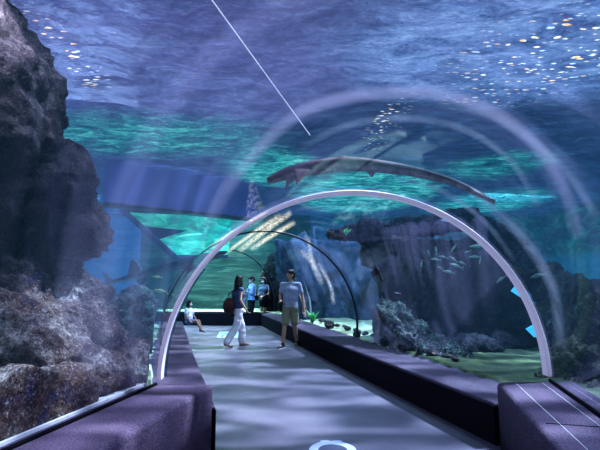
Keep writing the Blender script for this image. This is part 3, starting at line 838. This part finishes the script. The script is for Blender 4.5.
# ---------------------------------------------------------------- people
SKIN = plain('skin', (.42, .26, .20), .6, .06, 20, .05)
HAIR = plain('black hair', (.012, .010, .012), .45, .3, 60, .3)
def cloth(name, col): return plain(name, col, .85, .10, 18, .4, .1)
M_eye = plain('eye', (.02, .015, .015), .3); M_lip = plain('lips', (.35, .13, .12), .5)
M_mask = plain('white mask', (.75, .80, .86), .8, .05); M_shoe = plain('dark shoe', (.03, .028, .03), .6)
M_sole = plain('pale sole', (.7, .7, .72), .6)
DEF = dict(hip=.90, hipw=.085, shw=.175, sh=1.42, knee=.48, ank=.08, hz=1.63)
def V3(*a): return Vector(a)
def person(loc, rz, H, label, J, shirt, bottom, bottom_to, shirt_sleeve=.55, hair='short', mask=True, shoes=M_shoe, sole=None, female=False, head_yaw=0, head_pitch=0, wide=1.0, group=None, shirt_low=None, bag=None):
    """J: joints in a 1.75 m body facing -y. keys kL kR aL aR eL eR wL wR, optional pelvis/chest shift; L is +x"""
    root = empty('person', loc, rz); k = H/1.75; root.scale = (k, k, k)
    tag(root, label, 'person', group)
    pel = J.get('pel', V3(0, 0, .93)); ch = J.get('ch', V3(0, .0, 1.30)); nk = J.get('nk', V3(0, 0, 1.46)); hd = J.get('hd', V3(0, -.02, 1.635))
    sw = .165 if female else .19
    hips = {'L': pel+V3(.088, 0, -.03), 'R': pel+V3(-.088, 0, -.03)}
    shd = {'L': ch+V3(sw, .0, .11), 'R': ch+V3(-sw, 0, .11)}
    body = MB()
    body.cap(pel+V3(-.07, 0, 0), pel+V3(.07, 0, 0), .105, .105).cap(pel+V3(0, 0, .03), ch+V3(0, 0, -.06), .12, .135, flat=.8, up=(0, 1, 0))
    body.cap(ch+V3(-.08, 0, 0), ch+V3(.08, 0, 0), .105, .105).cap(shd['R']+V3(.02, 0, -.01), shd['L']+V3(-.02, 0, -.01), .058, .058)
    body.cap(nk+V3(0, .01, -.06), hd+V3(0, .02, -.06), .056, .052)
    Mh = Matrix.Rotation(head_yaw, 3, 'Z') @ Matrix.Rotation(head_pitch, 3, 'X')
    def h(x, y, z): return hd + Mh @ V3(x, y, z)
    rot = Mh.to_euler()
    body.ell(h(0, .01, .02), (.076, .094, .105), rot).ell(h(0, -.03, -.055), (.052, .055, .06), rot)
    body.cap(h(0, -.085, .015), h(0, -.108, -.02), .010, .014)           # nose
    for s in (-1, 1): body.ell(h(s*.078, .01, -.005), (.012, .02, .032), rot)
    for sd, sg in (('L', 1), ('R', -1)):
        kn, an = J['k'+sd], J['a'+sd]; el, wr = J['e'+sd], J['w'+sd]
        body.chain([hips[sd], hips[sd].lerp(kn, .5), kn, kn.lerp(an, .35), an], [.088, .074, .054, .055, .036])
        td = J.get('t'+sd, V3(0, -1, 0)); td = td.normalized()
        body.chain([an+V3(0, 0, -.03)-td*.03, an+td*.10+V3(0, 0, -.045), an+td*.17+V3(0, 0, -.055)], [.036, .032, .022])
        body.chain([shd[sd], shd[sd].lerp(el, .5), el, el.lerp(wr, .3), wr], [.050, .042, .035, .034, .024])
        d = (wr-el).normalized(); pal = wr+d*.05
        side = d.cross(V3(0, 1, 0)); side = side.normalized() if side.length > .2 else V3(1, 0, 0)
        front = side.cross(d).normalized()
        body.cap(wr, wr+d*.075, .024, .034, flat=.5, up=tuple(front))
        curl = J.get('curl', .35)
        for fi, (o_, L_) in enumerate(((-.028, .062), (-.010, .075), (.009, .070), (.027, .055))):
            b0 = wr+d*.095+side*o_; b1 = b0+(d+front*curl*-1).normalized()*L_*.55; b2_ = b1+(d-front*curl*2.2).normalized()*L_*.5
            body.chain([b0-d*.02, b0, b1, b2_], [.009, .0085, .008, .007])
        th0 = wr+d*.03-side*.025*sg; body.chain([th0, th0+(d-side*sg*.9).normalized()*.035, th0+(d-side*sg*.4).normalized()*.065], [.011, .0095, .008])
    body.fused('body', SKIN, root, .0065, 2)
    # clothes
    lowz = shirt_low if shirt_low is not None else pel.z-.03
    s = MB(); w = wide
    low = V3(pel.x, pel.y, lowz)
    s.cap(low+V3(-.075*w, 0, .0), low+V3(.075*w, 0, .0), .118*w, .118*w).cap(low+V3(0, 0, .0), ch, .135*w, .145*w, flat=.85, up=(0, 1, 0))
    s.cap(ch+V3(-.09, 0, .0), ch+V3(.09, 0, .0), .122*w, .122*w).cap(shd['R'], shd['L'], .068, .068).cap(low+V3(-.06*w, 0, 0), ch+V3(-.08*w, 0, 0), .115*w, .12*w).cap(low+V3(.06*w, 0, 0), ch+V3(.08*w, 0, 0), .115*w, .12*w)
    s.cap(nk+V3(0, .01, -.05), nk+V3(0, .008, -.015), .075, .066)
    if shirt_sleeve > 0:
        for sd in 'LR':
            e_ = J['e'+sd]; 
            if shirt_sleeve <= 1: s.cap(shd[sd], shd[sd].lerp(e_, shirt_sleeve), .066, .062)
            else:
                s.cap(shd[sd], e_, .064, .052); s.cap(e_, e_.lerp(J['w'+sd], shirt_sleeve-1), .05, .042)
    so = s.fused('shirt', shirt, root, .011, 2)
    for v in so.data.vertices:
        c = v.co; v.co = c + v.normal*(.008*noise.noise(c*9)+.006*math.sin(c.z*30+6*noise.noise(c*4)))
    p_ = MB()
    p_.cap(pel+V3(-.07, 0, .03), pel+V3(.07, 0, .03), .118, .118).cap(pel+V3(-.075, 0, -.04), pel+V3(.075, 0, -.04), .122, .122)
    for sd in 'LR':
        kn, an = J['k'+sd], J['a'+sd]
        if bottom_to <= 1:
            e_ = hips[sd].lerp(kn, bottom_to); p_.cap(hips[sd], e_, .100, .095 if not female else .088)
        else:
            e_ = kn.lerp(an, min(1, bottom_to-1)); p_.cap(hips[sd], kn, .10, .082*wide).cap(kn, e_, .082*wide, .075*wide*(1.1 if wide > 1 else .8))
    po = p_.fused('trousers' if bottom_to > 1 else 'shorts', bottom, root, .011, 2)
    for v in po.data.vertices:
        c = v.co; v.co = c + v.normal*(.010*noise.noise(c*7)+.005*math.sin(c.z*22+8*noise.noise(c*3)))
    for sd in 'LR':
        an = J['a'+sd]; td = J.get('t'+sd, V3(0, -1, 0)).normalized()
        m_ = MB(); m_.chain([an+V3(0, 0, -.035)-td*.035, an+td*.08+V3(0, 0, -.05), an+td*.175+V3(0, 0, -.058)], [.044, .040, .030])
        if shoes is M_shoe: m_.cap(an+V3(0, 0, -.02), an+V3(0, 0, .01), .045, .043)
        sh_ = m_.fused('shoe', shoes, root, .010, 1)
        for v in sh_.data.vertices: v.co.z = max(v.co.z, an.z-.079)
        if sole:
            m_ = MB(); m_.cap(an+V3(0, 0, -.072)-td*.03, an+td*.17+V3(0, 0, -.074), .044, .036, flat=.25); m_.obj('sole', sole, sh_)
    # hair
    g = MB()
    g.ell(h(0, .022, .045), (.086, .100, .098), rot).ell(h(0, .055, .0), (.080, .072, .10), rot)
    g.cap(h(-.05, -.055, .085), h(.05, -.055, .085), .028, .028)
    if hair == 'long':
        g.chain([h(0, .06, .0), h(0, .085, -.10), h(0, .085, -.20), h(0, .08, -.27)], [.085, .082, .075, .045])
        g.chain([h(-.07, .02, .02), h(-.078, .03, -.10), h(-.07, .04, -.2)], [.035, .034, .02]).chain([h(.07, .02, .02), h(.078, .03, -.10), h(.07, .04, -.2)], [.035, .034, .02])
    if hair == 'mid':
        g.chain([h(0, .06, .0), h(0, .07, -.10), h(0, .06, -.16)], [.085, .08, .05])
        g.chain([h(-.072, .01, .02), h(-.076, .02, -.12)], [.034, .028]).chain([h(.072, .01, .02), h(.076, .02, -.12)], [.034, .028])
    go = g.fused('hair', HAIR, root, .009, 2)
    for v in go.data.vertices: v.co += v.normal*.004*math.sin(v.co.x*180+6*noise.noise(v.co*20))
    for s_2 in (-1, 1):
        m_ = MB(); m_.ell(h(s_2*.030, -.082, .018), (.013, .008, .007), rot, 10, 6); m_.obj('eye', M_eye, root)
    if mask:
        m_ = MB(); m_.ell(h(0, -.062, -.042), (.060, .052, .048), rot).cap(h(-.075, .0, -.01), h(-.04, -.07, -.03), .005, .006).cap(h(.075, .0, -.01), h(.04, -.07, -.03), .005, .006)
        m_.fused('mask', M_mask, root, .006, 1)
    else:
        m_ = MB(); m_.ell(h(0, -.084, -.052), (.022, .008, .007), rot, 10, 6); m_.obj('mouth', M_lip, root)
    return root

# man walking toward the camera, right of centre
gp = atz(290.5, 346.5, 0)
man = person((gp.x, gp.y, 0), math.radians(-12), 1.76, 'man in pale grey blue shirt and khaki shorts walking beside the right bench',
    dict(kL=V3(.10, -.02, .49), aL=V3(.12, .14, .10), kR=V3(-.10, -.16, .50), aR=V3(-.12, -.24, .08), tL=V3(.1, -1, -.1), tR=V3(-.35, -1, 0),
         eL=V3(.27, .06, 1.15), wL=V3(.31, .0, .89), eR=V3(-.26, .02, 1.16), wR=V3(-.20, -.20, 1.06), curl=.5),
    cloth('grey blue tshirt', (.33, .37, .52)), cloth('khaki shorts', (.27, .25, .18)), .86, .62, 'short', False, M_shoe, M_sole, head_yaw=math.radians(-50), wide=1.0)
# woman in white trousers walking away
gp = atz(237.5, 346.5, 0)
woman = person((gp.x, gp.y, 0), math.radians(122), 1.62, 'woman with long black hair, dark blue top and white trousers walking',
    dict(kL=V3(.07, -.10, .48), aL=V3(.02, -.06, .08), kR=V3(-.09, .10, .50), aR=V3(-.10, .30, .11), pel=V3(0, 0, .95),
         tL=V3(0, -1, 0), tR=V3(-.2, -1, -.3),
         eR=V3(-.25, .05, 1.14), wR=V3(-.25, -.08, .92), eL=V3(.24, .04, 1.15), wL=V3(.28, -.12, .98), curl=.8) if False else
    dict(kL=V3(.08, -.14, .50), aL=V3(.09, -.16, .08), kR=V3(-.08, .08, .49), aR=V3(-.09, .34, .13), pel=V3(0, 0, .95),
         tR=V3(0, -1, -.45), tL=V3(0, -1, 0),
         eR=V3(-.24, .05, 1.15), wR=V3(-.25, -.10, .93), eL=V3(.23, .05, 1.15), wL=V3(.26, .0, .92), curl=.8),
    cloth('dark blue top', (.075, .10, .19)), cloth('white trousers', (.80, .76, .84)), 1.92, 0.0, 'long', False, plain('tan sandal', (.35, .22, .15), .6), None, True, head_yaw=math.radians(35), wide=1.12, shirt_low=1.02)
# person in light blue shirt looking at phone
gp = atz(251.5, 325, 0)
pA = person((gp.x, gp.y, 0), math.radians(-62), 1.62, 'person in light blue shirt and dark trousers looking down at a phone',
    dict(kL=V3(.09, -.03, .49), aL=V3(.10, 0, .08), kR=V3(-.09, -.02, .49), aR=V3(-.10, .02, .08),
         eL=V3(.22, -.10, 1.14), wL=V3(.08, -.32, 1.22), eR=V3(-.22, -.10, 1.14), wR=V3(-.06, -.32, 1.22), curl=1.0),
    cloth('light blue shirt', (.30, .45, .85)), cloth('black trousers', (.015, .018, .03)), 1.9, 1.25, 'short', True, M_shoe, None, head_pitch=math.radians(20))
gp = atz(263.5, 323.5, 0)
pB = person((gp.x, gp.y, 0), math.radians(-35), 1.58, 'masked woman with bobbed hair, slate top, black shorts and bare legs',
    dict(kL=V3(.08, -.03, .49), aL=V3(.09, 0, .08), kR=V3(-.08, -.02, .49), aR=V3(-.06, .02, .08),
         eL=V3(.22, .0, 1.13), wL=V3(.14, -.20, 1.05), eR=V3(-.22, .0, 1.13), wR=V3(-.12, -.22, 1.08), curl=.8),
    cloth('slate blue top', (.13, .18, .28)), cloth('black shorts', (.012, .012, .02)), .55, .5, 'mid', True, plain('pale sandals', (.3, .22, .2), .6), None, True)
# seated child
bp = at(187, 331, 12.0)
cf = V3(-2.93, 11.7, 0)
child = person((cf.x, cf.y, .39-.84*1.16/1.75), math.radians(68), 1.16, 'small masked child in white shirt sitting on the left bench',
    dict(pel=V3(0, .02, .93), kL=V3(.09, -.38, .93), aL=V3(.10, -.52, .60), kR=V3(-.09, -.40, .93), aR=V3(-.07, -.60, .62), tL=V3(0, -1, -.3), tR=V3(0, -1, -.2),
         ch=V3(0, .05, 1.26), nk=V3(0, .04, 1.43), hd=V3(0, .01, 1.62), eL=V3(.24, -.02, 1.12), wL=V3(.18, -.18, .98), eR=V3(-.24, .0, 1.12), wR=V3(-.22, -.16, .97), curl=.6),
    cloth('white child shirt', (.72, .78, .88)), cloth('blue child shorts', (.18, .26, .45)), .55, .6, 'mid', True, plain('child shoe', (.2, .12, .16), .6), None, True)

# things people carry
def local(root, v): 
    bpy.context.view_layer.update(); return root.matrix_world @ Vector(v)
# backpack carried on the woman's left side (image left)
q = atz(237.5, 346.5, 0)
bp_ = empty('backpack', (q.x-.20, q.y-.10, .98), .3)
tag(bp_, 'brown backpack hanging at the side of the woman in white trousers', 'backpack')
M_pack = cloth('brown pack cloth', (.11, .055, .05))
mb = MB(); mb.ell((0, 0, -.05), (.14, .09, .20)).box((0, 0, -.08), (.10, .07, .13)); mb.fused('pack_body', M_pack, bp_, .014, 2)
mb = MB(); mb.ell((0, -.09, -.12), (.09, .04, .08)); mb.obj('front_pocket', cloth('dark pack cloth', (.06, .035, .035)), bp_)
mb = MB(); mb.tube([(-.04, .0, .12), (-.01, .0, .22), (.08, .0, .30), (.14, .02, .33)], .012); mb.obj('strap', M_pack, bp_)
# phones
M_phone = plain('black phone', (.01, .01, .014), .2); n = N('phone screen'); M_screen = n.surf(n.bsdf((.3, .5, .7), .2, emis=(.5, .75, 1), es=.8))
def phone(loc, rz, tilt, label):
    e = empty('phone', loc, rz); e.rotation_euler = (tilt, 0, rz); tag(e, label, 'phone')
    mb = MB(); mb.box((0, 0, 0), (.037, .005, .075)); mb.obj('phone_case', M_phone, e, False, .004, 2)
    mb = MB(); mb.box((0, .0055, 0), (.033, .001, .068)); mb.obj('screen', M_screen, e, False)
w_ = local(pA, (.01, -.41, 1.26)); phone(w_, math.radians(-62), -.6, 'dark phone held by the person in the light blue shirt')
w_ = local(woman, (-.25, -.16, .86)); phone(w_, .4, .2, 'dark phone in the lowered hand of the woman in white trousers')
# crossbody bag and shoulder bag
def bag(root, c, size, mat, strap, name, label):
    q0 = local(root, c); e = empty(name, q0, root.rotation_euler.z); tag(e, label, 'bag')
    k = root.scale.x
    mb = MB(); mb.box((0, 0, 0), size); mb.obj('bag_body', mat, e, False, .02, 3)
    pts = [(Vector(p_)-Vector(c))*k for p_ in strap]; mb = MB(); mb.tube(pts, .012, 8); mb.obj('strap', mat, e)
M_blk = cloth('black bag cloth', (.01, .01, .014))
bag(pA, (.20, .10, .98), (.09, .05, .07), M_blk, [(.20, .06, 1.02), (.16, -.13, 1.10), (.02, -.155, 1.28), (-.10, -.13, 1.40), (-.15, 0, 1.49), (-.10, .13, 1.40), (.06, .155, 1.2), (.18, .11, 1.04)], 'crossbody_bag', 'black crossbody bag on the person in the light blue shirt')
bag(pB, (.20, -.10, .98), (.12, .06, .11), M_blk, [(.20, -.10, 1.05), (.22, -.09, 1.3), (.18, 0, 1.49), (.22, .09, 1.3), (.21, .02, 1.06)], 'shoulder_bag', 'black shoulder bag on the masked woman with bare legs')

# ---------------------------------------------------------------- floor sticker and painted light projection
n = N('pale blue vinyl'); M_vinyl = n.surf(n.bsdf(n.ramp(n.noise(n.coord(), 8, 3), [(.3, (.50, .62, .90)), (.7, (.68, .78, 1))]), .5))
M_vdark = plain('dark vinyl', (.10, .11, .17), .5)
q = Vector((.305, 4.25, 0))
st_ = empty('floor_mark', (q.x, q.y, .002)); tag(st_, 'round pale blue ring sticker on the floor at the bottom of the view', 'sticker')
def ring(name, r0, r1_, z, mat, par, n_=48):
    bm = bmesh.new(); A_ = []; B_ = []
    for k in range(n_):
        a = 2*PI*k/n_; A_.append(bm.verts.new((r0*math.cos(a), r0*math.sin(a), z))); B_.append(bm.verts.new((r1_*math.cos(a), r1_*math.sin(a), z)))
    for k in range(n_): bm.faces.new((A_[k], B_[k], B_[(k+1) % n_], A_[(k+1) % n_]))
    if r0 < .001: pass
    return link(name, mesh_from(bm), mat, par)
ring('ring', .135, .22, .0015, M_vinyl, st_); ring('centre', .0005, .135, .001, M_vdark, st_)
for x in (-.06, .06):
    mb = MB(); mb.ell((x, .215, .0015), (.05, .02, .001)); mb.obj('tab', M_vinyl, st_)
q = atz(229, 334.5, 0)
s2 = empty('floor_mark', (q.x, q.y, .002), .12); tag(s2, 'pale cyan projected light on the floor, built as a sheet, behind the walking woman', 'sticker')
n = N('glowing cyan projection'); M_cy = n.surf(n.bsdf((.45, .75, .9), .5, emis=(.4, .8, 1), es=.35))  # projected light built as a glowing sheet with dark script
mb = MB(); mb.box((0, 0, .001), (.30, .62, .001)); mb.obj('sheet', M_cy, s2, False)
for (x, y, w2, h2_) in ((-.12, .25, .12, .05), (.10, .2, .03, .2), (-.05, -.05, .2, .04), (.12, -.3, .12, .05), (-.16, -.35, .04, .15)):
    mb = MB(); mb.box((x, y, .003), (w2, h2_, .0006)); mb.obj('dark_script', M_vdark, s2, False)

# ---------------------------------------------------------------- lights
def light(kind, name, loc, energy, col, rot=None, target=None, **kw):
    l = bpy.data.lights.new(name, kind); l.energy = energy; l.color = col
    for k, v in kw.items(): setattr(l, k, v)
    o = bpy.data.objects.new(name, l); C.objects.link(o); o.location = loc
    if target is not None: o.rotation_euler = (Vector(target)-Vector(loc)).to_track_quat('-Z', 'Y').to_euler()
    return o
light('SUN', 'skylight_sun', (6, 12, 9), 20, (.80, .80, 1.0), target=(6-4.2, 12-1.5, 9-6.5), angle=math.radians(2.5))
light('AREA', 'added_fill', (-3.0, 6.2, 3.75), 22, (.75, .75, 1), target=(-2.6, 4.6, 1), size=1.2)  # added fill lights, unseen, brightening rocks, sand and tank walls
light('AREA', 'added_fill', (-2.2, 3.0, 3.7), 42, (.85, .8, 1), target=(-2.6, 4.6, .8), size=.8)
light('AREA', 'added_fill', (-2.8, 15.8, 3.8), 260, (.7, 1, .95), target=(-2.8, 16.4, .4), size=2.5)
light('AREA', 'added_fill', (-3.0, 15.9, 1.9), 55, (.85, 1, 1), target=(-3.0, 16.0, .4), shape='RECTANGLE', size=3.2, size_y=.3)
light('AREA', 'added_fill', (-6.0, 12.5, 3.8), 420, (.25, .75, 1), target=(-5.5, 16, 1.5), size=2.5)
light('AREA', 'added_fill', (.6, 10.8, 3.8), 110, (.65, .72, 1), target=(.9, 12.5, 1.2), size=1.6)
light('AREA', 'added_fill', (.8, 11.2, 3.3), 38, (.8, .8, 1), target=(.5, 12.8, 2.3), size=.8)
light('AREA', 'added_fill', (2.0, 7.0, 3.7), 65, (.6, .8, 1), target=(1.9, 7.6, .4), size=.8)
light('AREA', 'added_fill', (6.5, 12.5, 3.8), 420, (.3, .85, .9), target=(6, 16.5, 2.2), size=2.5)
light('AREA', 'added_fill', (3.9, 5.6, 3.6), 16, (.8, .9, .7), target=(3.4, 5.6, .6), size=.8)

w = bpy.data.worlds.new('World'); bpy.context.scene.world = w; w.use_nodes = True
w.node_tree.nodes['Background'].inputs[0].default_value = (.12, .13, .30, 1); w.node_tree.nodes['Background'].inputs[1].default_value = .12

cd = bpy.data.cameras.new('Camera'); cam = bpy.data.objects.new('Camera', cd); C.objects.link(cam)
cam.location = CAM; cam.rotation_euler = (PI/2+PITCH, 0, 0); cd.sensor_width = 36; cd.lens = 36*F/600; cd.clip_start = .05
sc = bpy.context.scene; sc.camera = cam
sc.view_settings.view_transform = 'Standard'; sc.view_settings.look = 'Medium High Contrast'; sc.view_settings.exposure = .12
sc.cycles.max_bounces = 6; sc.cycles.transparent_max_bounces = 24; sc.cycles.use_denoising = True; sc.cycles.sample_clamp_indirect = 4
sc.cycles.volume_bounces = 0
